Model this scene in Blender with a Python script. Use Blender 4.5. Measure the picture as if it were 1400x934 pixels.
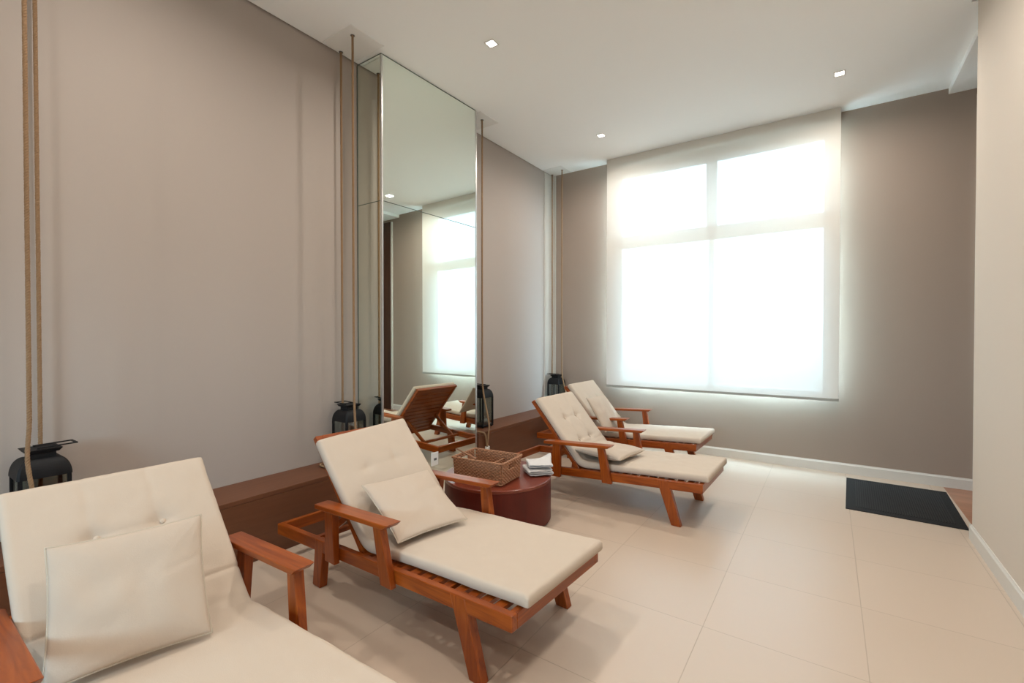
import bpy, bmesh, math, random
from mathutils import Vector, Matrix, noise
random.seed(7)
for o in list(bpy.data.objects): bpy.data.objects.remove(o, do_unlink=True)
S = bpy.context.scene
C = S.collection
PI = math.pi

# ---------------------------------------------------------------- camera
F_PX, YAW, PITCH = 633.35, 34.383, -0.670
cam_d = bpy.data.cameras.new('camera'); cam_d.sensor_width = 36.0
cam_d.lens = F_PX / 1400 * 36.0
cam_d.clip_start = 0.02
cam = bpy.data.objects.new('camera', cam_d); C.objects.link(cam)
cam.location = (0, 0, 1.45)
cam.rotation_euler = (math.radians(90 + PITCH), 0, math.radians(YAW))
S.camera = cam

# ---------------------------------------------------------------- light levels
SKY = 34.0             # daylight outside the window
LAMP = 15.0           # watts of one recessed ceiling lamp
EXPOSURE = 0.33
S.view_settings.view_transform = 'Standard'
S.view_settings.look = 'None'
S.view_settings.gamma = 1
S.view_settings.use_curve_mapping = False
S.view_settings.exposure = EXPOSURE
w = bpy.data.worlds.new('sky'); S.world = w; w.use_nodes = True
_t = w.node_tree; _c = _t.nodes.new('ShaderNodeTexCoord'); _s = _t.nodes.new('ShaderNodeSeparateXYZ'); _r = _t.nodes.new('ShaderNodeValToRGB')
_r.color_ramp.elements[0].position = .46; _r.color_ramp.elements[0].color = (.16, .20, .22, 1)     # ground and far buildings below the horizon
_r.color_ramp.elements[1].position = .53; _r.color_ramp.elements[1].color = (.54, .79, 1.0, 1)
_m = _t.nodes.new('ShaderNodeMapRange'); _m.inputs['From Min'].default_value = -1
_t.links.new(_c.outputs['Generated'], _s.inputs[0]); _t.links.new(_s.outputs['Z'], _m.inputs['Value']); _t.links.new(_m.outputs[0], _r.inputs[0])
_t.links.new(_r.outputs[0], _t.nodes['Background'].inputs[0])
w.node_tree.nodes['Background'].inputs[1].default_value = SKY

# room measures (metres)
WL, WB, WR, YC, H = -3.404, 6.015, 0.85, 4.56, 3.81
YR = -3.0
XE = 2.7
OX0, OX1, OZ0, OZ1 = -2.38, 0.0, 0.80, 3.63       # window opening in the back wall

def area(name, loc, rot, sx, sy, power, col, portal=False, spread=180):
    l = bpy.data.lights.new(name, 'AREA'); l.shape = 'RECTANGLE'; l.size = sx; l.size_y = sy
    l.energy = power; l.color = col; l.spread = math.radians(spread)
    if portal: l.cycles.is_portal = True
    o = bpy.data.objects.new(name, l); C.objects.link(o); o.location = loc; o.rotation_euler = rot
    return o
area('window_portal', ((OX0+OX1)/2, WB+0.17, (OZ0+OZ1)/2), (-PI/2, 0, 0), OX1-OX0, OZ1-OZ0, 1, (1, 1, 1), portal=True)
area('rear_portal', (-1.2, YR-0.17, 1.7), (PI/2, 0, 0), 1.5, .9, 1, (1, 1, 1), portal=True)

# ---------------------------------------------------------------- materials
def nt(name):
    m = bpy.data.materials.new(name); m.use_nodes = True
    t = m.node_tree; b = t.nodes['Principled BSDF']
    return m, t, b
def plain(name, col, rough=.5, metal=0, spec=None, bump=0, bscale=60, var=0, vscale=3):
    m, t, b = nt(name)
    b.inputs['Base Color'].default_value = (*col, 1); b.inputs['Roughness'].default_value = rough
    b.inputs['Metallic'].default_value = metal
    if spec is not None: b.inputs['Specular IOR Level'].default_value = spec
    tc = t.nodes.new('ShaderNodeTexCoord')
    if bump:
        n = t.nodes.new('ShaderNodeTexNoise'); n.inputs['Scale'].default_value = bscale; n.inputs['Detail'].default_value = 4
        bp = t.nodes.new('ShaderNodeBump'); bp.inputs['Strength'].default_value = bump; bp.inputs['Distance'].default_value = .01
        t.links.new(tc.outputs['Object'], n.inputs['Vector']); t.links.new(n.outputs['Fac'], bp.inputs['Height'])
        t.links.new(bp.outputs['Normal'], b.inputs['Normal'])
    if var:
        n = t.nodes.new('ShaderNodeTexNoise'); n.inputs['Scale'].default_value = vscale; n.inputs['Detail'].default_value = 3
        r = t.nodes.new('ShaderNodeValToRGB')
        r.color_ramp.elements[0].color = (*[c*(1-var) for c in col], 1); r.color_ramp.elements[1].color = (*[min(1, c*(1+var)) for c in col], 1)
        t.links.new(tc.outputs['Object'], n.inputs['Vector']); t.links.new(n.outputs['Fac'], r.inputs[0])
        t.links.new(r.outputs[0], b.inputs['Base Color'])
    return m
def wood(name, axis, c0, c1, rough=.32, sc=1.0, coat=.15):
    m, t, b = nt(name)
    tc = t.nodes.new('ShaderNodeTexCoord'); mp = t.nodes.new('ShaderNodeMapping')
    s = [22*sc, 22*sc, 22*sc]; s['xyz'.index(axis)] = 1.6*sc
    mp.inputs['Scale'].default_value = s
    n = t.nodes.new('ShaderNodeTexNoise'); n.inputs['Scale'].default_value = 1.5; n.inputs['Detail'].default_value = 7; n.inputs['Distortion'].default_value = 1.2
    r = t.nodes.new('ShaderNodeValToRGB')
    r.color_ramp.elements[0].position = .3; r.color_ramp.elements[1].position = .7
    r.color_ramp.elements[0].color = (*c0, 1); r.color_ramp.elements[1].color = (*c1, 1)
    bp = t.nodes.new('ShaderNodeBump'); bp.inputs['Strength'].default_value = .12; bp.inputs['Distance'].default_value = .004
    t.links.new(tc.outputs['Object'], mp.inputs['Vector']); t.links.new(mp.outputs[0], n.inputs['Vector'])
    t.links.new(n.outputs['Fac'], r.inputs[0]); t.links.new(r.outputs[0], b.inputs['Base Color'])
    t.links.new(n.outputs['Fac'], bp.inputs['Height']); t.links.new(bp.outputs[0], b.inputs['Normal'])
    b.inputs['Roughness'].default_value = rough
    b.inputs['Specular IOR Level'].default_value = .38; b.inputs['Coat Weight'].default_value = coat; b.inputs['Coat Roughness'].default_value = .25
    return m
WC0, WC1 = (.19, .033, .003), (.37, .080, .007)
wood_x = wood('oiled_red_wood_x', 'x', WC0, WC1)
wood_y = wood('oiled_red_wood_y', 'y', WC0, WC1)
wood_z = wood('oiled_red_wood_z', 'z', WC0, WC1)
drum_wood = wood('drum_veneer', 'z', (.080, .0065, .002), (.11, .009, .003), rough=.45, sc=.6, coat=.05)
drum_top_wood = wood('drum_top_veneer', 'x', (.16, .026, .012), (.21, .038, .018), rough=.28, sc=.6, coat=.5)
bench_mat = wood('bench_laminate', 'y', (.125, .045, .019), (.15, .056, .025), rough=.45, sc=.7, coat=.05)
door_wood = wood('dark_door_wood', 'z', (.06, .028, .018), (.10, .045, .028), rough=.4, sc=.4)
plank_wood = wood('red_floor_boards', 'x', (.30, .13, .07), (.40, .18, .10), rough=.3, sc=.5)
wall_left_m = plain('greige_wallpaper', (.42, .36, .317), .75, bump=.05, bscale=220)
wall_back_m = plain('taupe_wall_paint', (.35, .275, .225), .8, bump=.04, bscale=160)
wall_right_m = plain('cream_wall_paint', (.64, .56, .475), .75, bump=.04, bscale=160)
ceiling_m = plain('white_ceiling_paint', (.94, .94, .925), .8)
hatch_m = plain('repainted_ceiling_panel', (.84, .83, .80), .8)
white_trim = plain('white_lacquered_trim', (.66, .63, .58), .35)
gap_m = plain('shadow_gap_grey', (.16, .145, .125), .8)
black_metal = plain('black_powder_coat', (.008, .008, .009), .55, spec=.25, bump=.1, bscale=300)
cotton = plain('natural_cotton_canvas', (.57, .475, .385), .9, spec=.2, bump=.10, bscale=260)
pillow_m = plain('natural_pillow_cotton', (.54, .445, .36), .92, spec=.2, bump=.12, bscale=240)
piping_m = plain('pillow_piping_cotton', (.52, .45, .36), .9, spec=.2)
towel_m = plain('white_terry', (.70, .67, .65), .95, bump=.5, bscale=500)
rope_m = plain('jute_rope', (.33, .20, .105), .9, bump=.6, bscale=500, var=.18, vscale=60)
rattan_m = plain('brown_wicker', (.36, .17, .085), .6, var=.45, vscale=70)
stick_m = plain('brown_stick_wood', (.30, .13, .06), .5)
rubber_m = plain('black_rubber', (.012, .012, .012), .7, spec=.3, bump=.3, bscale=400)
alu = plain('brushed_aluminium', (.62, .62, .60), .3, metal=.9)
dark_alu = plain('dark_mirror_edge', (.16, .19, .16), .4, metal=.5)
white_plastic = plain('white_plastic', (.8, .79, .77), .4)
grey_plastic = plain('grey_plastic', (.12, .12, .12), .5)
knot_m = plain('white_cotton_binding', (.72, .68, .62), .9)

def mirror_mat():
    m, t, b = nt('silver_green_mirror')
    b.inputs['Base Color'].default_value = (.90, .97, .90, 1); b.inputs['Metallic'].default_value = 1; b.inputs['Roughness'].default_value = .004
    return m
mirror_m = mirror_mat()
def glass_mat(name, tint=(.95, .98, .97), refl=.08):
    m = bpy.data.materials.new(name); m.use_nodes = True; t = m.node_tree; t.nodes.clear()
    o = t.nodes.new('ShaderNodeOutputMaterial'); mx = t.nodes.new('ShaderNodeMixShader')
    tr = t.nodes.new('ShaderNodeBsdfTransparent'); tr.inputs[0].default_value = (*tint, 1)
    gl = t.nodes.new('ShaderNodeBsdfGlossy'); gl.inputs['Roughness'].default_value = .03
    mx.inputs[0].default_value = refl
    t.links.new(tr.outputs[0], mx.inputs[1]); t.links.new(gl.outputs[0], mx.inputs[2]); t.links.new(mx.outputs[0], o.inputs[0])
    return m
pane_m = glass_mat('window_glass', refl=.05)
lantern_glass = glass_mat('lantern_glass', (.80, .84, .82), .12)
def blind_mat():
    m = bpy.data.materials.new('sunscreen_blind_fabric'); m.use_nodes = True; t = m.node_tree; t.nodes.clear()
    o = t.nodes.new('ShaderNodeOutputMaterial')
    tl = t.nodes.new('ShaderNodeBsdfTranslucent'); tl.inputs[0].default_value = (.80, .80, .78, 1)
    df = t.nodes.new('ShaderNodeBsdfDiffuse'); df.inputs[0].default_value = (.74, .71, .65, 1)
    tr = t.nodes.new('ShaderNodeBsdfTransparent'); tr.inputs[0].default_value = (.9, .93, .93, 1)
    m1 = t.nodes.new('ShaderNodeMixShader'); m1.inputs[0].default_value = .034
    m2 = t.nodes.new('ShaderNodeMixShader'); m2.inputs[0].default_value = .03
    t.links.new(df.outputs[0], m1.inputs[1]); t.links.new(tl.outputs[0], m1.inputs[2])
    t.links.new(m1.outputs[0], m2.inputs[1]); t.links.new(tr.outputs[0], m2.inputs[2]); t.links.new(m2.outputs[0], o.inputs[0])
    return m
blind_m = blind_mat()
def tile_mat():
    m, t, b = nt('beige_porcelain_tile')
    g = t.nodes.new('ShaderNodeNewGeometry'); mp = t.nodes.new('ShaderNodeMapping')
    mp.inputs['Location'].default_value = (.511, -2.433 + .652*6, 0)
    br = t.nodes.new('ShaderNodeTexBrick'); br.offset = 0; br.squash = 1
    br.inputs['Scale'].default_value = 1; br.inputs['Brick Width'].default_value = .662; br.inputs['Row Height'].default_value = .652
    br.inputs['Mortar Size'].default_value = .0024; br.inputs['Mortar Smooth'].default_value = .2; br.inputs['Bias'].default_value = 0
    br.inputs['Color1'].default_value = (.565, .455, .36, 1); br.inputs['Color2'].default_value = (.578, .465, .37, 1); br.inputs['Mortar'].default_value = (.45, .355, .27, 1)
    t.links.new(g.outputs['Position'], mp.inputs['Vector']); t.links.new(mp.outputs[0], br.inputs['Vector'])
    n = t.nodes.new('ShaderNodeTexNoise'); n.inputs['Scale'].default_value = 2.2; n.inputs['Detail'].default_value = 5
    t.links.new(g.outputs['Position'], n.inputs['Vector'])
    mix = t.nodes.new('ShaderNodeMix'); mix.data_type = 'RGBA'; mix.blend_type = 'MULTIPLY'; mix.inputs[0].default_value = .25
    r = t.nodes.new('ShaderNodeValToRGB'); r.color_ramp.elements[0].color = (.86, .84, .82, 1); r.color_ramp.elements[1].color = (1, 1, 1, 1)
    t.links.new(n.outputs['Fac'], r.inputs[0]); t.links.new(br.outputs['Color'], mix.inputs[6]); t.links.new(r.outputs[0], mix.inputs[7])
    t.links.new(mix.outputs[2], b.inputs['Base Color'])
    rr = t.nodes.new('ShaderNodeMapRange'); rr.inputs['To Min'].default_value = .30; rr.inputs['To Max'].default_value = .38
    t.links.new(n.outputs['Fac'], rr.inputs['Value']); t.links.new(rr.outputs[0], b.inputs['Roughness'])
    bp = t.nodes.new('ShaderNodeBump'); bp.inputs['Strength'].default_value = .4; bp.inputs['Distance'].default_value = .002; bp.invert = True
    t.links.new(br.outputs['Fac'], bp.inputs['Height']); t.links.new(bp.outputs[0], b.inputs['Normal'])
    return m
tile_m = tile_mat()
def emit(name, col, s):
    m = bpy.data.materials.new(name); m.use_nodes = True; t = m.node_tree; t.nodes.clear()
    o = t.nodes.new('ShaderNodeOutputMaterial'); e = t.nodes.new('ShaderNodeEmission')
    e.inputs[0].default_value = (*col, 1); e.inputs[1].default_value = s; t.links.new(e.outputs[0], o.inputs[0]); return m
lamp_m = emit('lit_lamp_lens', (1, .93, .82), 8)

# ---------------------------------------------------------------- mesh helpers
def hexa(bm, pts):
    v = [bm.verts.new(p) for p in pts]
    for f in ((0, 3, 2, 1), (4, 5, 6, 7), (0, 1, 5, 4), (1, 2, 6, 5), (2, 3, 7, 6), (3, 0, 4, 7)): bm.faces.new([v[i] for i in f])
def box(bm, x0, x1, y0, y1, z0, z1):
    hexa(bm, [(x0, y0, z0), (x1, y0, z0), (x1, y1, z0), (x0, y1, z0), (x0, y0, z1), (x1, y0, z1), (x1, y1, z1), (x0, y1, z1)])
def tube(bm, pts, r, n=8, caps=True):
    pts = [Vector(p) for p in pts]; rings = []; up = None
    for i, p in enumerate(pts):
        d = (pts[min(i+1, len(pts)-1)] - pts[max(i-1, 0)]).normalized()
        if up is None:
            a = Vector((0, 0, 1)) if abs(d.z) < .9 else Vector((1, 0, 0)); u = d.cross(a).normalized()
        else: u = (up - d*up.dot(d)).normalized()
        up = u; v = d.cross(u); rr = r[i] if isinstance(r, (list, tuple)) else r
        rings.append([bm.verts.new(p + (u*math.cos(2*PI*k/n) + v*math.sin(2*PI*k/n))*rr) for k in range(n)])
    for a, b in zip(rings, rings[1:]):
        for k in range(n): bm.faces.new((a[k], a[(k+1) % n], b[(k+1) % n], b[k]))
    if caps: bm.faces.new(rings[0][::-1]); bm.faces.new(rings[-1])
def obj(name, bm, m, parent=None, bevel=0, smooth=False, seg=2):
    bmesh.ops.recalc_face_normals(bm, faces=bm.faces)
    me = bpy.data.meshes.new(name); bm.to_mesh(me); bm.free(); me.materials.append(m)
    if smooth:
        for f in me.polygons: f.use_smooth = True
    o = bpy.data.objects.new(name, me); C.objects.link(o); o.parent = parent
    if bevel:
        b = o.modifiers.new('bevel', 'BEVEL'); b.width = bevel; b.segments = seg; b.limit_method = 'ANGLE'; b.angle_limit = math.radians(40)
    return o
def bx(name, dims, m, parent=None, bevel=0):
    bm = bmesh.new(); box(bm, *dims); return obj(name, bm, m, parent, bevel)
def struct(o): o['kind'] = 'structure'; return o
def tag(o, label, cat, group=None):
    o['label'] = label; o['category'] = cat
    if group: o['group'] = group
    return o
def empty(name, loc, rz=0, label=None, cat=None, group=None):
    o = bpy.data.objects.new(name, None); C.objects.link(o); o.location = loc; o.rotation_euler = (0, 0, rz); o.empty_display_size = .1
    if label: tag(o, label, cat, group)
    return o
def copy_tree(o, loc, rz, label):
    r = o.copy(); C.objects.link(r); r.location = loc; r.rotation_euler = (0, 0, rz); r['label'] = label
    def rec(a, b):
        for ch in [x for x in bpy.data.objects if x.parent == a]:
            c = ch.copy(); C.objects.link(c); c.parent = b; rec(ch, c)
    rec(o, r); return r

# ---------------------------------------------------------------- room shell
T = .15
HT = H + .06                     # underside of the roof slab above the shadow gap
struct(bx('floor', (WL-T, .915, YR-T, WB+T, -.1, 0), tile_m))
struct(bx('trim_1', (.915, XE+T, YC-T, WB+T, -.1, 0), plank_wood))       # boards of the passage
struct(bx('trim_2', (.915, XE+T, YR-T, YC-T, -.1, 0), plank_wood))
bm = bmesh.new(); box(bm, WL+.018, WR-.035, YR, YC, H, HT); box(bm, WL+.018, .925, YC, WB, H, HT); struct(obj('ceiling', bm, ceiling_m))
bm = bmesh.new(); box(bm, .925, XE, YC, WB, H-.055, HT); struct(obj('trim_3', bm, ceiling_m))      # dropped soffit of the passage
struct(bx('trim_4', (WL-T, XE+T, YR-T, WB+T, HT, HT+.12), gap_m))         # slab above the shadow gap
struct(bx('wall_left', (WL-T, WL, YR-T, WB+T, -.1, HT), wall_left_m))
bm = bmesh.new()
box(bm, WL, OX0, WB, WB+T, 0, HT); box(bm, OX1, XE+T, WB, WB+T, 0, HT); box(bm, OX0, OX1, WB, WB+T, 0, OZ0); box(bm, OX0, OX1, WB, WB+T, OZ1, HT)
struct(obj('wall_back', bm, wall_back_m))
bm = bmesh.new(); box(bm, WR, WR+T, YR-T, YC, 0, HT); box(bm, WR+T, XE+T, YC-T, YC, 0, HT)
struct(obj('wall_right', bm, wall_right_m))
struct(bx('wall_passage', (XE, XE+T, YC, WB, 0, HT), wall_back_m))
bm = bmesh.new()
box(bm, WL, -2.0, YR-T, YR, 0, HT); box(bm, -.4, WR, YR-T, YR, 0, HT); box(bm, -2.0, -.4, YR-T, YR, 0, 1.2); box(bm, -2.0, -.4, YR-T, YR, 2.2, HT)
struct(obj('wall_rear', bm, wall_back_m))
# baseboards with a small stepped top
def base_prof(bm, a, b, n, h=.107, t=.014):
    a = Vector(a); b = Vector(b); n = Vector(n)
    prof = [(0, 0), (t, 0), (t, h-.018), (t*.55, h-.008), (t*.4, h), (0, h)]
    A = [bm.verts.new(a + n*u + Vector((0, 0, v))) for u, v in prof]; B = [bm.verts.new(b + n*u + Vector((0, 0, v))) for u, v in prof]
    for i in range(6): bm.faces.new((A[i], A[(i+1) % 6], B[(i+1) % 6], B[i]))
    bm.faces.new(A); bm.faces.new(B[::-1])
bm = bmesh.new(); base_prof(bm, (-3.02, WB, 0), (1.12, WB, 0), (0, -1, 0)); struct(obj('baseboard_back', bm, white_trim))
bm = bmesh.new(); base_prof(bm, (WR, YR, 0), (WR, YC, 0), (-1, 0, 0)); base_prof(bm, (WR-.014, YC, 0), (XE, YC, 0), (0, 1, 0)); struct(obj('baseboard_right', bm, white_trim))
# corner trims
struct(bx('trim_5', (WL, WL+.012, 5.79, WB, .425, H), white_trim, bevel=.002))
struct(bx('trim_6', (WL+.012, WL+.075, WB-.012, WB, .425, H), white_trim, bevel=.002))
# dark door of the passage with its light trim (seen in the mirror)
struct(bx('trim_7', (1.12, 1.15, WB-.03, WB, 0, 3.70), white_trim))
d = struct(bx('door_1', (1.15, 2.2, WB-.04, WB, 0, 3.70), door_wood, bevel=.004))
bm = bmesh.new(); tube(bm, [(2.08, WB-.042, 1.0), (2.08, WB-.09, 1.0), (1.96, WB-.09, 1.0)], .01); obj('door_handle', bm, alu, d, smooth=True)

# window: frame, mullions, transom, glass
def window(name, x0, x1, z0, z1, y, sgn, mx, tz):
    bm = bmesh.new(); fw = .055; ya, yb = sorted((y, y+sgn*.06))
    box(bm, x0, x0+fw, ya, yb, z0, z1); box(bm, x1-fw, x1, ya, yb, z0, z1); box(bm, x0, x1, ya, yb, z0, z0+fw); box(bm, x0, x1, ya, yb, z1-fw, z1)
    box(bm, x0, x1, ya, yb, tz-.08, tz+.08)
    box(bm, mx-.058, mx+.058, ya, yb, tz, z1); box(bm, mx-.03, mx+.03, ya, yb, z0, tz)
    o = struct(obj(name, bm, white_trim, bevel=.004))
    g = bx('pane', (x0+fw*.5, x1-fw*.5, (ya+yb)/2-.003, (ya+yb)/2+.003, z0+fw*.5, z1-fw*.5), pane_m, o)
    return o
window('window_1', OX0, OX1, OZ0, OZ1, WB+.01, 1, -1.19, 2.71)
window('added_rear_window', -2.0, -.4, 1.2, 2.2, YR-.02, -1, -1.2, 1.9)  # rear window added behind the camera as a source of fill light

# roller blind
BG = .155
bl = empty('roller_blind', (-1.19, WB-BG, .778), 0, 'large translucent white roller blind lowered over the bright window of the back wall', 'blind')
bw = 2.555/2
bm = bmesh.new()
N = 40
for s in (0, 1):
    pass
top = H-.004-.778
va = [[bm.verts.new((-bw+2*bw*i/N, .0012*math.sin(i*.9)*(.2+j/14), .02+(top-.02)*j/14)) for i in range(N+1)] for j in range(15)]
for j in range(14):
    for i in range(N): bm.faces.new((va[j][i], va[j][i+1], va[j+1][i+1], va[j+1][i]))
obj('blind_fabric', bm, blind_m, bl, smooth=True)
bm = bmesh.new(); box(bm, -bw, bw, -.008, .008, -.006, .022); obj('bottom_rail', bm, plain('blind_rail_grey', (.34, .34, .31), .5), bl, bevel=.004)

bm = bmesh.new(); box(bm, -bw, bw, .012, BG-.006, top-.10, top); obj('leak_block_box', bm, white_trim, bl, bevel=.004)  # unseen box added behind the fabric top to block light leaking onto the ceiling
# rope access panels in the ceiling
for i, (x0, x1, y0, y1) in enumerate(((WL+.03, -3.0, .36, .70), (WL+.03, -3.0, 2.225, 2.545), (-3.4+.03, -3.03, 3.85, 4.17), (WL+.03, -3.07, 5.70, 5.98))):
    bm = bmesh.new(); box(bm, x0, x1, y0, y1, H-.005, H+.001); struct(obj('trim_%d' % (8+i), bm, hatch_m, bevel=.003))

# ---------------------------------------------------------------- mirror column
MY0, MY1 = 2.585, 3.806
MXa, MXb = -3.088, -3.056       # front face is very slightly out of square
ZS = 2.583
mc = empty('mirror_column', (-3.24, 3.2, 0), 0, 'tall floor to ceiling column clad in mirror panels on the left wall', 'mirror')
def loc(p): return (p[0]+3.24, p[1]-3.2, p[2])
bm = bmesh.new()
i0 = .006
pts = [(WL, MY0+i0), (MXa-i0, MY0+i0), (MXb-i0, MY1-i0), (WL, MY1-i0)]
hexa(bm, [loc((*q, 0)) for q in pts] + [loc((*q, H)) for q in pts]); obj('core', bm, dark_alu, mc)
def quadslab(name, a, b, n, z0, z1, m, t=.005):
    a = Vector((*a, 0)); b = Vector((*b, 0)); n = Vector((*n, 0)).normalized()*t
    base = [a, b, b+n, a+n]; bm = bmesh.new()
    hexa(bm, [loc((q.x, q.y, z0)) for q in base] + [loc((q.x, q.y, z1)) for q in base]); return obj(name, bm, m, mc)
dy = (MY1-MY0); nx = Vector((dy, -(MXb-MXa))).normalized()
fa = (MXa-.005 + (MXb-MXa)*.014, MY0+.018); fb = (MXb-.005 - (MXb-MXa)*.014, MY1-.018)
for z0, z1 in ((.0, ZS-.003), (ZS+.003, H-.014)):
    quadslab('mirror_panel', fa, fb, nx, z0, z1, mirror_m)
    quadslab('mirror_panel', (WL+.012, MY0+.005), (MXa-.012, MY0+.005), (0, -1), z0, z1, mirror_m)
    quadslab('mirror_panel', (WL+.012, MY1-.005), (MXb-.012, MY1-.005), (0, 1), z0, z1, mirror_m)
for (x, y) in ((MXa-.004, MY0+.007), (MXb-.004, MY1-.007)):
    bm = bmesh.new(); x, y, _ = loc((x, y, 0)); box(bm, x-.009, x+.009, y-.009, y+.009, 0, H-.014); obj('corner_strip', bm, alu, mc, bevel=.003)
bm = bmesh.new(); box(bm, *[v for v in (loc((WL, 0, 0))[0], loc((WL, 0, 0))[0]+.010)], loc((0, MY0, 0))[1]-.002, loc((0, MY0, 0))[1]+.006, 0, H-.01); obj('wall_strip', bm, dark_alu, mc)
# socket on the mirror
so = empty('wall_socket', (-3.078, 3.195, .225), 0, 'small white socket plate on the mirror behind the round table', 'socket')
bm = bmesh.new(); box(bm, 0, .012, -.045, .045, 0, .125); obj('plate', bm, white_plastic, so, bevel=.004)
bm = bmesh.new(); box(bm, .011, .0145, -.018, .018, .05, .072); obj('outlet', bm, grey_plastic, so, bevel=.002)

# ---------------------------------------------------------------- bench
BF, BZ = -3.032, .425
for i, (y0, y1, lab) in enumerate(((YR+.01, MY0-.012, 'long low brown wooden bench along the left wall before the mirror column'), (MY1+.012, WB-.002, 'low brown wooden bench between the mirror column and the far corner'))):
    t = empty('wall_bench', ((WL+BF)/2, (y0+y1)/2, 0), 0, lab, 'bench', None)
    hx, hy = (BF-WL)/2-.001, (y1-y0)/2
    bm = bmesh.new(); box(bm, -hx, hx-.018, -hy, hy, 0, BZ-.032); obj('base', bm, bench_mat, t, bevel=.002)
    bm = bmesh.new(); box(bm, -hx, hx, -hy, hy, BZ-.03, BZ); obj('bench_top', bm, bench_mat, t, bevel=.003)
    bm = bmesh.new(); box(bm, hx-.017, hx-.001, -hy, hy, 0, BZ-.031); obj('front_panel', bm, bench_mat, t, bevel=.002)

# ---------------------------------------------------------------- ceiling lamps
def lamp(x, y, lab):
    t = empty('recessed_ceiling_lamp', (x, y, H), 0, lab, 'ceiling lamp', 'small square recessed ceiling lamps')
    bm = bmesh.new(); s = .043
    for a in ((-s, s, -s, -s+.009), (-s, s, s-.009, s), (-s, -s+.009, -s+.009, s-.009), (s-.009, s, -s+.009, s-.009)): box(bm, *a, -.006, .001)
    obj('trim_ring', bm, white_trim, t)
    bm = bmesh.new(); box(bm, -s+.009, s-.009, -s+.009, s-.009, -.004, 0); obj('lens', bm, lamp_m, t)
    l = bpy.data.lights.new('lamp_light', 'AREA'); l.shape = 'SQUARE'; l.size = .085; l.energy = LAMP; l.color = (1, .92, .835); l.spread = math.radians(165)
    o = bpy.data.objects.new('lamp_light', l); C.objects.link(o); o.parent = t; o.location = (0, 0, -.01)
lamp(-2.26, 3.01, 'square recessed ceiling lamp nearest the mirror column')
lamp(-2.225, 5.105, 'square recessed ceiling lamp before the left end of the blind')
lamp(.062, 5.116, 'square recessed ceiling lamp nearest the passage at right')
lamp(.06, 3.01, 'added square recessed ceiling lamp above the open floor, just outside the picture')  # this and the lamps below are added out of view to light the room
lamp(-2.26, .9, 'added square recessed ceiling lamp above the nearest lounger, outside the picture')
lamp(.06, .9, 'added square recessed ceiling lamp over the camera, outside the picture')
lamp(-2.26, -1.2, 'added unseen square ceiling lamp behind the camera on the bench side')
lamp(.06, -1.2, 'added unseen square ceiling lamp behind the camera by the cream wall')

# ---------------------------------------------------------------- loungers
LL, LW, ZT, RH, TI = 1.891, .732, .310, .068, .0536
def tz(x): return ZT + TI*(x+.8)
HW = LW/2
TH = .055
def sl(bm, x0, x1, y0, y1, d0, d1):            # box whose z follows the tilted rail top
    hexa(bm, [(x, y, tz(x)+dz) for dz in (d0, d1) for x, y in ((x0, y0), (x1, y0), (x1, y1), (x0, y1))])
BA = math.radians(49.6)
BX, BZ0 = -1.02, tz(-1.02)-.020                # backrest pivot
BU = Vector((-math.cos(BA), 0, math.sin(BA))); BN = Vector((math.sin(BA), 0, math.cos(BA)))
BL_ = .755
def bp(u, y, n): v = Vector((BX, y, BZ0)) + BU*u + BN*n; return tuple(v)
def bbox(bm, u0, u1, y0, y1, n0, n1):
    hexa(bm, [bp(u, y, n) for n in (n0, n1) for u, y in ((u0, y0), (u1, y0), (u1, y1), (u0, y1))])
def leg_bm(xt, xb, y0, y1, wt, wb, ztop):
    bm = bmesh.new()
    hexa(bm, [(xb-wb/2, y0, 0), (xb+wb/2, y0, 0), (xb+wb/2, y1, 0), (xb-wb/2, y1, 0), (xt-wt/2, y0, ztop), (xt+wt/2, y0, ztop), (xt+wt/2, y1, ztop), (xt-wt/2, y1, ztop)])
    return bm
def smoothstep(a, b, x): t = min(1, max(0, (x-a)/(b-a))); return t*t*(3-2*t)
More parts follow.
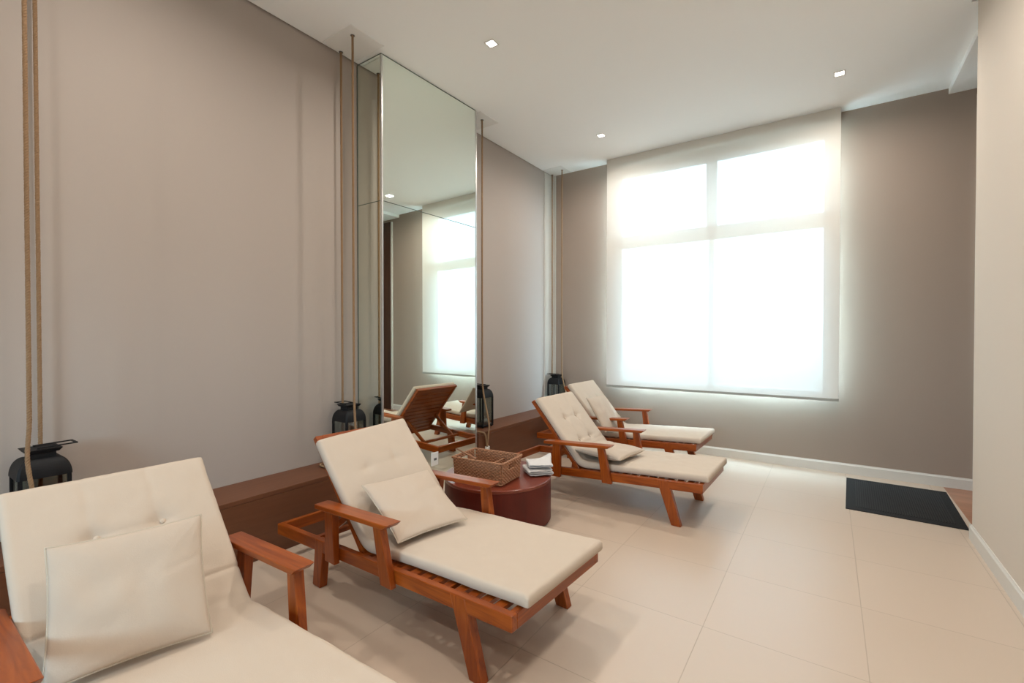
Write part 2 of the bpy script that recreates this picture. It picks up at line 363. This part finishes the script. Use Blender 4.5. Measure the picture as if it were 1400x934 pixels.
def mattress_mesh(yo, seed, yback=0, slip=.012, tuft=1.0, skew=0):
    # path along the bottom: from foot to bend to top
    foot = Vector((.035, 0, tz(.035)+.004)); top = Vector(bp(BL_-slip, 0, .003))
    sd = Vector((-1, 0, -TI)).normalized()
    # bend point: intersection of the seat line and the back line
    b0 = Vector(bp(0, 0, .003)); d = BU
    det = sd.x*(-d.z) - sd.z*(-d.x)
    rx, rz = b0.x-foot.x, b0.z-foot.z
    s1 = (rx*(-d.z) - rz*(-d.x))/det; P = foot + sd*s1
    r = .13; turn = sd.angle(d); tl = r*math.tan(turn/2)
    L1 = s1 - tl; La = r*turn; L2 = (top-P).length - tl; Lt = L1+La+L2
    n0 = Vector((-sd.z, 0, sd.x)); n0 = n0 if n0.z > 0 else -n0
    c = foot + sd*L1 + n0*r
    def frame(s):
        if s <= L1: return foot+sd*s, n0
        if s <= L1+La:
            a = (s-L1)/r; q = Matrix.Rotation(a, 3, 'Y'); n = q @ n0
            if (Matrix.Rotation(turn, 3, 'Y') @ sd - d).length > .01: n = Matrix.Rotation(-a, 3, 'Y') @ n0
            return c - n*r, n
        n = (Matrix.Rotation(turn, 3, 'Y') @ n0) if (Matrix.Rotation(turn, 3, 'Y') @ sd - d).length < .01 else Matrix.Rotation(-turn, 3, 'Y') @ n0
        return P + d*(tl + s-L1-La), n
    W = .655/2; ns, nw = 150, 56
    row1, row2 = Lt-.26, Lt-.50; seam = L1+La+.11
    tops, bots = [], []
    for i in range(ns+1):
        s = Lt*i/ns; B, n = frame(s); A, Bm = [], []
        f_ = smoothstep(L1*.6, Lt, s); yoff = yo*(1-f_) + yback*f_
        for j in range(nw+1):
            t = -W + 2*W*j/nw
            ed = min(W-abs(t), s, Lt-s)
            h = TH + .004*smoothstep(0, .14, ed) - .010*(1-smoothstep(0, .016, ed))**2
            for rs, dep in ((row1, .024), (row2, .022)):
                for tt in (-.105, .105):
                    q = ((s-rs)**2 + (t-tt)**2); h -= tuft*dep*math.exp(-q/(2*.026**2))
                    cr = math.exp(-((t-tt+.004*math.sin(s*40))/.010)**2)
                    h -= .004*tuft*cr*(smoothstep(rs-.01, rs+.02, s) if rs == row1 else smoothstep(rs-.01, rs+.02, s)*(1-smoothstep(row1-.03, row1, s)))
                h -= .0045*tuft*math.exp(-((s-rs)/.010)**2)*(1-smoothstep(.11, .28, abs(t)))
            h -= .009*math.exp(-((s-seam)/.006)**2)
            bend = math.exp(-((s-(L1+La*.5))/.09)**2)
            h += (.006*bend + .0022)*noise.noise(Vector((s*9+seed, t*7, seed))) + .0022*noise.noise(Vector((s*22+seed, t*16, seed)))
            h += .007*bend*math.sin(t*75 + 3*noise.noise(Vector((s*6, t*6, seed))))*smoothstep(.15, W, abs(t))
            yb = t + yoff + .004*noise.noise(Vector((s*5, seed, 2 if t > 0 else 5)))*smoothstep(.2, W, abs(t))
            sk = BU*(t/W*skew*f_)
            A.append(B + n*h + Vector((0, yb, 0)) + sk)
            lift = .009*(1-smoothstep(0, .02, ed))**2
            Bm.append(B + n*lift + Vector((0, yb, 0)) + sk)
        tops.append(A); bots.append(Bm)
    bm = bmesh.new()
    VT = [[bm.verts.new(p) for p in r_] for r_ in tops]; VB = [[bm.verts.new(p) for p in r_] for r_ in bots]
    for i in range(ns):
        for j in range(nw):
            bm.faces.new((VT[i][j], VT[i][j+1], VT[i+1][j+1], VT[i+1][j])); bm.faces.new((VB[i][j], VB[i+1][j], VB[i+1][j+1], VB[i][j+1]))
        bm.faces.new((VT[i][0], VT[i+1][0], VB[i+1][0], VB[i][0])); bm.faces.new((VT[i][nw], VB[i][nw], VB[i+1][nw], VT[i+1][nw]))
    for j in range(nw):
        bm.faces.new((VT[0][j], VB[0][j], VB[0][j+1], VT[0][j+1])); bm.faces.new((VT[ns][j], VT[ns][j+1], VB[ns][j+1], VB[ns][j]))
    btn = []
    for rs in (row1, row2):
        for tt in (-.105, .105): B, n = frame(rs); btn.append((B + n*(TH-.013) + Vector((0, tt, 0)), n))
    return bm, btn

def make_lounger(label):
    t = empty('sun_lounger', (0, 0, 0), 0, label, 'sun lounger', 'four wooden sun loungers in a row')
    for s in (-1, 1):
        y0, y1 = sorted((s*HW, s*(HW-.035)))
        bm = bmesh.new(); sl(bm, -LL, 0, y0, y1, -RH, 0); obj('side_rail', bm, wood_x, t, bevel=.004)
        # legs: front pair leans forward, rear pair leans slightly back
        yi0, yi1 = sorted((s*(HW+.001), s*(HW-.046)))
        bm = leg_bm(-.298, -.192, yi0, yi1, .09, .072, tz(-.3)-.004); obj('leg', bm, wood_z, t, bevel=.004)
        bm = leg_bm(-1.395, -1.43, yi0, yi1, .085, .08, tz(-1.4)-.004); obj('leg', bm, wood_z, t, bevel=.004)
        # arm posts outside the rail, tapering towards the arm
        ya, yb = HW+.0005, HW+.034
        AZ = .546
        for xb, xt, wb_, wt_ in ((-.745, -.795, .085, .055), (-1.235, -1.215, .095, .07)):
            z0 = tz(xb)-RH-.012; zt_ = AZ-.026+TI*(xt+.8)
            bm = bmesh.new()
            P_ = [(xb-wb_/2, ya, z0), (xb+wb_/2, ya, z0), (xb+wb_/2, yb, z0), (xb-wb_/2, yb, z0), (xt-wt_/2, ya+.008, zt_), (xt+wt_/2, ya+.008, zt_), (xt+wt_/2, yb+.018, zt_), (xt-wt_/2, yb+.018, zt_)]
            hexa(bm, [(a, s*b, c) for a, b, c in P_]); obj('arm_post', bm, wood_z, t, bevel=.004)
        yo_, yi_ = HW+.063, HW-.026
        bm = bmesh.new(); x0, x1 = -1.336, -.696
        ytop = [(x0, yi_+.012), (x0+.02, yi_), (x1, yi_), (x1-.004, yo_-.004), (x1-.02, yo_), (x0, yo_)]
        up_ = [bm.verts.new((x, s*y, AZ+TI*(x+.8))) for x, y in ytop]
        dn_ = [bm.verts.new((x - (.03 if x > -.8 else 0), s*y, AZ-.026+TI*(x+.8))) for x, y in ytop]
        bm.faces.new(up_); bm.faces.new(dn_[::-1])
        for k in range(6): bm.faces.new((up_[k], up_[(k+1) % 6], dn_[(k+1) % 6], dn_[k]))
        obj('armrest', bm, wood_x, t, bevel=.004)
    for x0, x1 in ((-LL, -LL+.035), (-.035, 0)):
        bm = bmesh.new(); sl(bm, x0, x1, -HW+.035, HW-.035, -RH, -.0005); obj('end_rail', bm, wood_y, t, bevel=.003)
    for x in (-.34, -1.03):
        bm = bmesh.new(); sl(bm, x-.02, x+.02, -HW+.035, HW-.035, -RH, -.030); obj('cross_rail', bm, wood_y, t, bevel=.003)
    bm = bmesh.new(); x = -.075
    while x > -1.0: sl(bm, x-.048, x, -HW+.035, HW-.035, -.024, -.004); x -= .075
    obj('seat_slats', bm, wood_y, t, bevel=.002)
    # backrest
    hb = .322
    bm = bmesh.new()
    bbox(bm, 0, BL_, -hb, -hb+.04, -.034, 0); bbox(bm, 0, BL_, hb-.04, hb, -.034, 0); bbox(bm, BL_-.045, BL_, -hb+.04, hb-.04, -.034, 0); bbox(bm, 0, .045, -hb+.04, hb-.04, -.034, 0)
    br = obj('backrest', bm, wood_y, t, bevel=.003)
    bm = bmesh.new(); u = .052
    while u < BL_-.09: bbox(bm, u, u+.058, -hb+.04, hb-.04, -.026, -.006); u += .0665
    obj('back_slats', bm, wood_y, br, bevel=.002)
    # prop that holds the backrest up
    for s in (-1, 1):
        a = Vector(bp(.27, s*.235, -.045)); b = Vector((-1.53, s*.235, tz(-1.53)-.035)); dirv = (b-a).normalized(); nn = dirv.cross(Vector((0, 1, 0)))
        bm = bmesh.new(); hexa(bm, [tuple(q + nn*k + Vector((0, e, 0))) for q in (a, b) for k, e in ((-.018, -.011), (.018, -.011), (.018, .011), (-.018, .011))]); obj('back_prop', bm, wood_x, t, bevel=.003)
    bm = bmesh.new(); box(bm, -1.55, -1.515, -HW+.036, HW-.036, tz(-1.53)-.056, tz(-1.53)-.028); obj('prop_bar', bm, wood_y, t, bevel=.003)
    return t
LOUNG = [(-.995, 1.848, -.055, .022, 1, -.022, .03, .45), (-.752, 3.962, -.022, .0, 2, .0, .012, 1), (-1.091, 5.25, -.013, .0, 3, .006, .012, .6), (-.993, .624, -.028, .0, 4, -.015, .008, .8)]
LAB = ['wooden sun lounger with cream mattress before the mirror column, second from the camera',
       'wooden sun lounger behind the round table, a pillow lying flat on its seat',
       'farthest wooden sun lounger with cream mattress, nearest the window wall',
       'nearest wooden sun lounger with cream mattress, cut off at the lower left corner']
base = make_lounger(LAB[0])
LS = [base] + [None]*3
for k in range(1, 4): LS[k] = copy_tree(base, (0, 0, 0), 0, LAB[k])
for k, (x, y, a, yo, sd, yk_, sp_, tf_) in enumerate(LOUNG):
    LS[k].location = (x, y, 0); LS[k].rotation_euler = (0, 0, a)
    bm, btn = mattress_mesh(yo, sd*3.7, yk_, sp_, tf_, .024 if k == 0 else 0)
    m = obj('mattress', bm, cotton, LS[k], bevel=.006, smooth=True)
    m.modifiers['bevel'].angle_limit = math.radians(62)
    for c_, n in btn:
        bm = bmesh.new(); bmesh.ops.create_uvsphere(bm, u_segments=12, v_segments=8, radius=.011)
        R_ = Vector((0, 0, 1)).rotation_difference(n).to_matrix().to_4x4()
        bmesh.ops.transform(bm, matrix=Matrix.Translation(c_) @ R_ @ Matrix.Diagonal((1, 1, .45, 1)), verts=bm.verts)
        obj('button', bm, cotton, m, smooth=True)

# ---------------------------------------------------------------- pillows
def pillow(size_w, size_h, th, seed, droop=0):
    n = 44; bm = bmesh.new(); rim = []
    def pos(u, v, sgn):
        ex = 1 - .05*(1-abs(v)**2.0); ey = 1 - .05*(1-abs(u)**2.0)       # edges pulled in between the corners
        x = u*size_w/2*ex; y = v*size_h/2*ey
        e = max(0, (1-u*u))**.5 * max(0, (1-v*v))**.5
        z = sgn*th/2*(e**.75)
        z += sgn*.010*e*noise.noise(Vector((u*2.2, v*2.2, seed))) + .006*noise.noise(Vector((u*1.3, v*1.3, seed+9)))
        dc = math.hypot(1-abs(u), 1-abs(v)); z += sgn*.004*math.sin(18*math.atan2(1-abs(u)+.01, 1-abs(v)+.01)+seed)*math.exp(-dc*3)*e
        z += -sgn*.005*math.exp(-((v-.25*u-.05)/.035)**2)*smoothstep(-.2, .9, u)*min(1, e*2)
        return Vector((x, y, z - droop*(u*u)*.5))
    g = {}
    for s in (1, -1):
        for i in range(n+1):
            for j in range(n+1):
                if s == -1 and (i in (0, n) or j in (0, n)): g[s, i, j] = g[1, i, j]; continue
                u = math.sin((i/n*2-1)*PI/2)*.5 + (i/n*2-1)*.5; v = math.sin((j/n*2-1)*PI/2)*.5 + (j/n*2-1)*.5
                g[s, i, j] = bm.verts.new(pos(u, v, s))
        for i in range(n):
            for j in range(n):
                q = [g[s, i, j], g[s, i+1, j], g[s, i+1, j+1], g[s, i, j+1]]
                bm.faces.new(q if s == 1 else q[::-1])
    k = [(i, 0) for i in range(n)] + [(n, j) for j in range(n)] + [(i, n) for i in range(n, 0, -1)] + [(0, j) for j in range(n, 0, -1)]
    rim = [g[1, i, j].co.copy() for i, j in k]
    return bm, rim
def put_pillow(center, yaw, tilt, w_, h_, th, seed, label):
    bm, rim = pillow(w_, h_, th, seed)
    o = obj('throw_pillow', bm, pillow_m, None, smooth=True)
    bm = bmesh.new(); tube(bm, rim + [rim[0]], .0032, 6, caps=False); obj('piping', bm, piping_m, o, smooth=True)
    b = Vector((math.cos(yaw), math.sin(yaw), 0)); n = Vector((-b.y, b.x, 0)); up = n*math.cos(tilt) + Vector((0, 0, math.sin(tilt))); f = b.cross(up)
    M = Matrix((b, up, f)).transposed().to_4x4(); M.translation = center; o.matrix_world = M
    tag(o, label, 'pillow', 'square cream pillows on the loungers')
    return o
PILLOWS = [((-1.967, .567, .572), 1.335, 1.03, .43, .42, .085, 1.3, 'square cream pillow leaning on the backrest of the nearest lounger'),
           ((-1.931, 1.844, .507), 1.373, .472, .44, .44, .075, 4.1, 'square cream pillow slumped on the lounger beside the mirror column'),
           ((-1.600, 3.871, .440), 1.429, .03, .44, .45, .10, 7.7, 'cream pillow lying flat on the seat of the lounger behind the round table'),
           ((-2.075, 4.865, .592), 1.473, .97, .39, .42, .07, 9.2, 'cream pillow leaning on the backrest of the farthest lounger')]
for a in PILLOWS: put_pillow(*a)

# ---------------------------------------------------------------- round side table
DX, DY, DR, DZ = -2.19, 3.0, .425, .345
t = empty('round_side_table', (DX, DY, 0), 0, 'low round dark red wooden drum table holding basket and towels', 'side table')
def lathe(bm, prof, n=96):
    rings = [[bm.verts.new((r*math.cos(2*PI*k/n), r*math.sin(2*PI*k/n), z)) for k in range(n)] for r, z in prof]
    for a, b in zip(rings, rings[1:]):
        for k in range(n): bm.faces.new((a[k], a[(k+1) % n], b[(k+1) % n], b[k]))
    bm.faces.new(rings[0][::-1]); bm.faces.new(rings[-1])
bm = bmesh.new(); lathe(bm, [(DR-.03, 0), (DR-.03, .012), (DR-.004, .014), (DR, .018), (DR, DZ-.024)]); obj('drum', bm, drum_wood, t, smooth=True).modifiers.new('e', 'EDGE_SPLIT').split_angle = math.radians(40)
bm = bmesh.new(); lathe(bm, [(DR, DZ-.023), (DR+.001, DZ-.020), (DR+.001, DZ-.004), (DR-.003, DZ)]); obj('tabletop', bm, drum_top_wood, t, smooth=True).modifiers.new('e', 'EDGE_SPLIT').split_angle = math.radians(30)

# ---------------------------------------------------------------- wicker basket
bk = empty('wicker_basket', (-2.19, 2.86, DZ), .10, 'rectangular brown woven basket with handle slots on the round table', 'basket')
bl_, bw_, bh_ = .205, .142, .168             # half length, half width, height
def wall_weave(bm, p0, p1, z0, z1, nrm, flare=.015, hole=None):
    p0, p1, nrm = Vector(p0), Vector(p1), Vector(nrm)
    L = (p1-p0).length; rows = 13; cols = max(8, int(L/.016)); th = .0042
    for r_ in range(rows):
        z = z0 + (z1-z0)*(r_+.5)/rows; seg = []
        def flush(seg):
            if len(seg) > 2: tube(bm, seg, (z1-z0)/rows*.52, 6)
        for i in range(cols*3+1):
            f = i/(cols*3); ph = f*cols*PI + (PI if r_ % 2 else 0)
            if hole and hole[0] < f < hole[1] and hole[2] < (z-z0)/(z1-z0) < hole[3]: flush(seg); seg = []; continue
            q = p0.lerp(p1, f) + nrm*(math.sin(ph)*th + flare*(z-z0)/(z1-z0)); seg.append((q.x, q.y, z))
        flush(seg)
    for i in range(cols+1):
        f = i/cols; q = p0.lerp(p1, f)
        if hole and hole[0] < f < hole[1]:
            tube(bm, [(q.x, q.y, z0), tuple((q + nrm*flare*hole[2]).to_2d()) + (z0+(z1-z0)*hole[2],)], .0035, 5)
            tube(bm, [tuple((q + nrm*flare*hole[3]).to_2d()) + (z0+(z1-z0)*hole[3],), tuple((q+nrm*flare).to_2d()) + (z1,)], .0035, 5)
        else: tube(bm, [(q.x, q.y, z0), tuple((q+nrm*flare).to_2d()) + (z1,)], .0035, 5)
bm = bmesh.new()
wall_weave(bm, (-bl_, -bw_, 0), (bl_, -bw_, 0), .006, bh_, (0, -1, 0)); wall_weave(bm, (-bl_, bw_, 0), (bl_, bw_, 0), .006, bh_, (0, 1, 0))
for s in (-1, 1): wall_weave(bm, (s*bl_, -bw_, 0), (s*bl_, bw_, 0), .006, bh_, (s, 0, 0), hole=(.32, .68, .60, .84))
obj('woven_side', bm, rattan_m, bk, smooth=True)
bx('basket_floor', (-bl_, bl_, -bw_, bw_, .004, .010), rattan_m, bk)
bm = bmesh.new(); e = .016
cor = [(-bl_-e, -bw_-e), (bl_+e, -bw_-e), (bl_+e, bw_+e), (-bl_-e, bw_+e)]
for st in range(3):
    pts = []
    for k in range(4):
        a, b = Vector(cor[k]), Vector(cor[(k+1) % 4])
        for i in range(40):
            f = i/40; q = a.lerp(b, f); ph = (k*40+i)*.7 + st*2*PI/3; d_ = (b-a).normalized(); n_ = Vector((d_.y, -d_.x))
            q2 = q + n_*math.cos(ph)*.004; pts.append((q2.x, q2.y, bh_+.003+math.sin(ph)*.004))
    tube(bm, pts + [pts[0]], .0045, 6, caps=False)
obj('rim', bm, rattan_m, bk, smooth=True)
bm = bmesh.new()
wall_weave(bm, (.07, -bw_+.004, 0), (.07, bw_-.004, 0), .01, bh_-.035, (1, 0, 0), flare=0); obj('divider', bm, rattan_m, bk, smooth=True)
bm = bmesh.new(); tube(bm, [(-2.49, 2.845, DZ+.189), (-2.18, 2.705, DZ+.185)], [.006, .0075], 8)
tag(obj('wooden_stick', bm, stick_m, smooth=True), 'thin brown wooden stick lying across the left end of the wicker basket', 'stick')

# ---------------------------------------------------------------- towels
def towel(name, cx, cy, yaw, L, W_, layers, th, z0, label, tip=0):
    # folded cloth: stacked rounded folds joined at one side
    prof = []
    for k in range(layers):
        zc = k*th
        xs = (0, 1) if k % 2 == 0 else (1, 0)
        prof.append((xs[0], zc)); prof.append((xs[1], zc))
    bm = bmesh.new(); path = []
    for k in range(layers):
        a = [(-L/2 + L*i/12, k*th) for i in range(13)]
        if k % 2: a = a[::-1]
        path += a
        if k < layers-1:
            s = 1 if k % 2 == 0 else -1
            path += [(s*(L/2 + th*.5*math.sin(q)), k*th + th*.5*(1-math.cos(q))) for q in (PI/3, 2*PI/3)]
    n = 14; t_ = th*.44; rows = []
    for i, (x, z) in enumerate(path):
        a = Vector(path[max(0, i-1)]); b = Vector(path[min(len(path)-1, i+1)]); d_ = (b-a).normalized(); nn = Vector((-d_.y, d_.x))
        R0, R1 = [], []
        for j in range(n+1):
            y = -W_/2 + W_*j/n; wob = .007*noise.noise(Vector((x*12, y*12, z*30+3))) + .004*noise.noise(Vector((x*35, y*30, z*60)))
            up = tip*max(0, x/(L/2))**2*smoothstep(-.2, 1, y/(W_/2)) if z > (layers-1.5)*th else 0
            e_ = math.sqrt(max(0, 1-(abs(y)/(W_/2))**6))
            R0.append(bm.verts.new((x + nn.x*t_*e_ + (up*.35), y + .012*noise.noise(Vector((x*9, z*60, 1))), z + nn.y*t_*e_ + wob + up)))
            R1.append(bm.verts.new((x - nn.x*t_*e_ + (up*.35), y + .012*noise.noise(Vector((x*9, z*60, 1))), z - nn.y*t_*e_ + wob + up)))
        rows.append((R0, R1))
    for (a0, a1), (b0, b1) in zip(rows, rows[1:]):
        for j in range(n): bm.faces.new((a0[j], a0[j+1], b0[j+1], b0[j])); bm.faces.new((a1[j], b1[j], b1[j+1], a1[j+1]))
        bm.faces.new((a0[0], b0[0], b1[0], a1[0])); bm.faces.new((a0[n], a1[n], b1[n], b0[n]))
    for r_ in (rows[0], rows[-1]):
        for j in range(n): bm.faces.new((r_[0][j], r_[1][j], r_[1][j+1], r_[0][j+1]))
    o = obj(name, bm, towel_m, smooth=True); o.location = (cx, cy, z0 + t_ + .007); o.rotation_euler = (0, 0, yaw)
    return tag(o, label, 'towel')
towel('folded_towel', -1.93, 3.185, .85, .18, .22, 3, .017, DZ, 'folded white towel under the crumpled one, right of the basket on the round table')
towel('folded_towel', -1.925, 3.19,   .70, .18, .21, 2, .016, DZ+.062, 'white towel with an upturned corner on top of the folded one beside the basket', tip=.04)

# ---------------------------------------------------------------- lanterns
LS_ = .095
def make_lantern(label):
    t = empty('candle_lantern', (0, 0, BZ), 0, label, 'lantern', 'black metal candle lanterns on the wall bench')
    bm = bmesh.new(); box(bm, -LS_, LS_, -LS_, LS_, .012, .03)
    for sx in (-1, 1):
        for sy in (-1, 1): box(bm, sx*.08-.008, sx*.08+.008, sy*.08-.008, sy*.08+.008, 0, .012)
    obj('base', bm, black_metal, t, bevel=.002)
    zt0 = .335
    for sx in (-1, 1):
        for sy in (-1, 1):
            bm = bmesh.new(); x, y = sx*(LS_-.008), sy*(LS_-.008); box(bm, x-.008, x+.008, y-.008, y+.008, .03, zt0); obj('corner_post', bm, black_metal, t)
    for a in range(4):
        bm = bmesh.new(); box(bm, -LS_+.017, LS_-.017, LS_-.008, LS_-.0055, .031, zt0)
        bmesh.ops.rotate(bm, verts=bm.verts, matrix=Matrix.Rotation(a*PI/2, 3, 'Z')); obj('glass_pane', bm, lantern_glass, t)
    # curved hipped roof
    bm = bmesh.new(); rings = []
    for k in range(9):
        a = k/8*PI/2*.86; r = .052 + (LS_+.004-.052)*math.cos(a)**1.0; r = r if k else LS_+.004
        z = zt0 + .088*math.sin(a)/math.sin(PI/2*.86)
        c = r*.10
        rings.append([bm.verts.new(p) for p in ((r, r-c, z), (r-c, r, z), (-r+c, r, z), (-r, r-c, z), (-r, -r+c, z), (-r+c, -r, z), (r-c, -r, z), (r, -r+c, z))])
    for a, b in zip(rings, rings[1:]):
        for k in range(8): bm.faces.new((a[k], a[(k+1) % 8], b[(k+1) % 8], b[k]))
    bm.faces.new(rings[0][::-1]); bm.faces.new(rings[-1]); obj('roof', bm, black_metal, t)
    bm = bmesh.new(); z = zt0+.088; box(bm, -.048, .048, -.048, .048, z, z+.026); obj('vent_collar', bm, black_metal, t)
    bm = bmesh.new(); hexa(bm, [(-.058, -.058, z+.027), (.058, -.058, z+.027), (.058, .058, z+.027), (-.058, .058, z+.027), (-.07, -.07, z+.045), (.07, -.07, z+.045), (.07, .07, z+.045), (-.07, .07, z+.045)]); obj('cap', bm, black_metal, t, bevel=.002)
    # bail handle of flat bar, folded over to one side
    bm = bmesh.new(); z += .0475
    for a in ((-.05, -.04, -.02, .13), (.04, .05, -.02, .13), (-.04, .04, .12, .13)): box(bm, *a, z, z+.006)
    for s in (-1, 1): box(bm, s*.045-.005, s*.045+.005, -.02, -.01, z-.008, z)
    bmesh.ops.rotate(bm, verts=bm.verts, cent=(0, 0, z), matrix=Matrix.Rotation(math.radians(1.5), 3, 'X'))
    obj('handle', bm, black_metal, t, bevel=.001)
    return t
ln = make_lantern('black metal lantern on the bench at far left behind the nearest lounger')
ln.location = (-3.25, .575, BZ)
copy_tree(ln, (-3.25, 2.38, BZ), PI/2, 'black metal lantern on the bench just before the mirror column')
copy_tree(ln, (-3.25, 4.14, BZ), PI/2, 'black metal lantern on the bench just beyond the mirror column')
copy_tree(ln, (-3.25, 5.885, BZ), PI/2, 'black metal lantern on the bench in the far corner')

# ---------------------------------------------------------------- ropes
def rope_strand(bm, pts, R=.0095, pitch=.040):
    P_ = [Vector(p) for p in pts]; res = [P_[0]]
    for i in range(len(P_)-1):
        a = P_[max(0, i-1)]; b = P_[i]; c = P_[i+1]; d_ = P_[min(len(P_)-1, i+2)]
        n = max(2, int((c-b).length/(pitch/7)))
        for k in range(1, n+1):
            f = k/n
            if len(P_) == 2: res.append(b.lerp(c, f)); continue
            t0, t1 = (c-a)*.5, (d_-b)*.5
            L = (c-b).length
            t0 = t0.normalized()*min(t0.length, L); t1 = t1.normalized()*min(t1.length, L)
            res.append(b*(2*f**3-3*f**2+1) + t0*(f**3-2*f**2+f) + c*(-2*f**3+3*f**2) + t1*(f**3-f**2))
    for st in range(3):
        s = 0; out = []; up = None
        for i, p in enumerate(res):
            if i: s += (p-res[i-1]).length
            d_ = (res[min(i+1, len(res)-1)] - res[max(i-1, 0)]).normalized()
            if up is None: u = d_.orthogonal().normalized()
            else: u = (up - d_*up.dot(d_)).normalized()
            up = u; v = d_.cross(u); ph = 2*PI*s/pitch + st*2*PI/3
            out.append(p + (u*math.cos(ph) + v*math.sin(ph))*R*.48)
        tube(bm, out, R*.56, 6)
def rope(x, y, xb, yb, label, loop=False, side=-1):
    t = empty('hanging_rope', (x, y, BZ), 0, label, 'rope', 'jute ropes hanging from the ceiling to the bench')
    def L_(p): return (p[0]-x, p[1]-y, p[2]-BZ)
    bm = bmesh.new()
    xf = BF+.016
    yk = y+side*.065
    pts = [(x, y, H-.006), (x, y, 1.05), (x+.02, y-.01, .85), (xf-.004, y+side*.03, .50), (xf, y+side*.05, .38), (xf, yk, .27)]
    rope_strand(bm, [L_(p) for p in pts]); obj('front_strand', bm, rope_m, t, smooth=True)
    bm = bmesh.new()
    if loop:
        pts = [(xb, yb, H-.006), (xb, yb, BZ+.016), (-3.2, y-.12, BZ+.013), (-3.06, y-.13, BZ+.013), (xf, y-.125, BZ-.01), (xf, y-.095, .33), (xf, yk-.008, .27)]
        pts = [(xb, yb, H-.006), (xb, yb, .60), (xb+.005, yb-.02, BZ+.014), (xb+.06, y-.215, BZ+.013), (-3.06, y-.17, BZ+.013), (xf+.002, y-.115, BZ-.012), (xf+.002, y-.085, .33), (xf, yk-.012, .27)]
    else:
        pts = [(xb, yb, H-.006), (xb, yb, .60), (xb+.005, yb-.02, BZ+.014), (xb+.06, y+side*.165, BZ+.013), (-3.06, y+side*.15, BZ+.013), (xf+.002, y+side*.115, BZ-.012), (xf+.002, y+side*.085, .33), (xf, yk+side*.012, .27)]
    rope_strand(bm, [L_(p) for p in pts]); obj('back_strand', bm, rope_m, t, smooth=True)
    bm = bmesh.new(); c = L_((xf+.004, yk-.005, .262))
    for k in range(4): lathe_at = [(c[0] + .0*k, c[1], c[2] - .011*k)]; 
    for k in range(4):
        ring = [(c[0]+.019*math.cos(a*PI/6), c[1]+.021*math.sin(a*PI/6), c[2]-.012*k+.003*math.sin(a*PI/6)) for a in range(13)]
        tube(bm, ring, .0065, 6, caps=False)
    obj('binding', bm, knot_m, t, smooth=True)
    bm = bmesh.new(); rope_strand(bm, [(c[0], c[1], c[2]), (c[0]+.004, c[1]+.004, c[2]-.05), (c[0]+.006, c[1]-.004, c[2]-.085)], R=.012); obj('rope_tail', bm, rope_m, t, smooth=True)
    for dx, dy in ((x, y), (xb, yb)):
        bm = bmesh.new(); q = L_((dx, dy, 0)); pr = [(q[0]+.017*math.cos(a*PI/8), q[1]+.017*math.sin(a*PI/8)) for a in range(16)]
        lo = [bm.verts.new((u, v, H-.0085-BZ)) for u, v in pr]; hi = [bm.verts.new((u, v, H-.0052-BZ)) for u, v in pr]
        bm.faces.new(lo[::-1]); bm.faces.new(hi)
        for k in range(16): bm.faces.new((lo[k], lo[(k+1) % 16], hi[(k+1) % 16], hi[k]))
        obj('grommet', bm, gap_m, t)
rope(-3.10, .512, -3.355, .592, 'pair of jute rope strands at far left hanging before the nearest lantern', side=1)
rope(-3.095, 2.312, -3.355, 2.392, 'pair of jute rope strands just before the mirror column')
rope(-3.135, 4.005, -3.355, 4.09, 'jute rope beyond the mirror column, tied round the bench behind the basket', loop=True)
rope(-3.14, 5.845, -3.355, 5.945, 'thin jute rope in the far corner by the last lantern')

# ---------------------------------------------------------------- door mat
mt = empty('door_mat', (.515, 5.285, 0), math.radians(-1.8), 'black ribbed rubber door mat on the floor by the passage', 'mat')
bm = bmesh.new(); box(bm, -.375, .375, -.52, .52, 0, .007); obj('mat_base', bm, rubber_m, mt, bevel=.003)
bm = bmesh.new(); x = -.305
while x < .305: box(bm, x, x+.008, -.44, .44, .007, .011); x += .016
obj('ribs', bm, plain('ribbed_rubber', (.024, .024, .024), .65, spec=.3), mt)
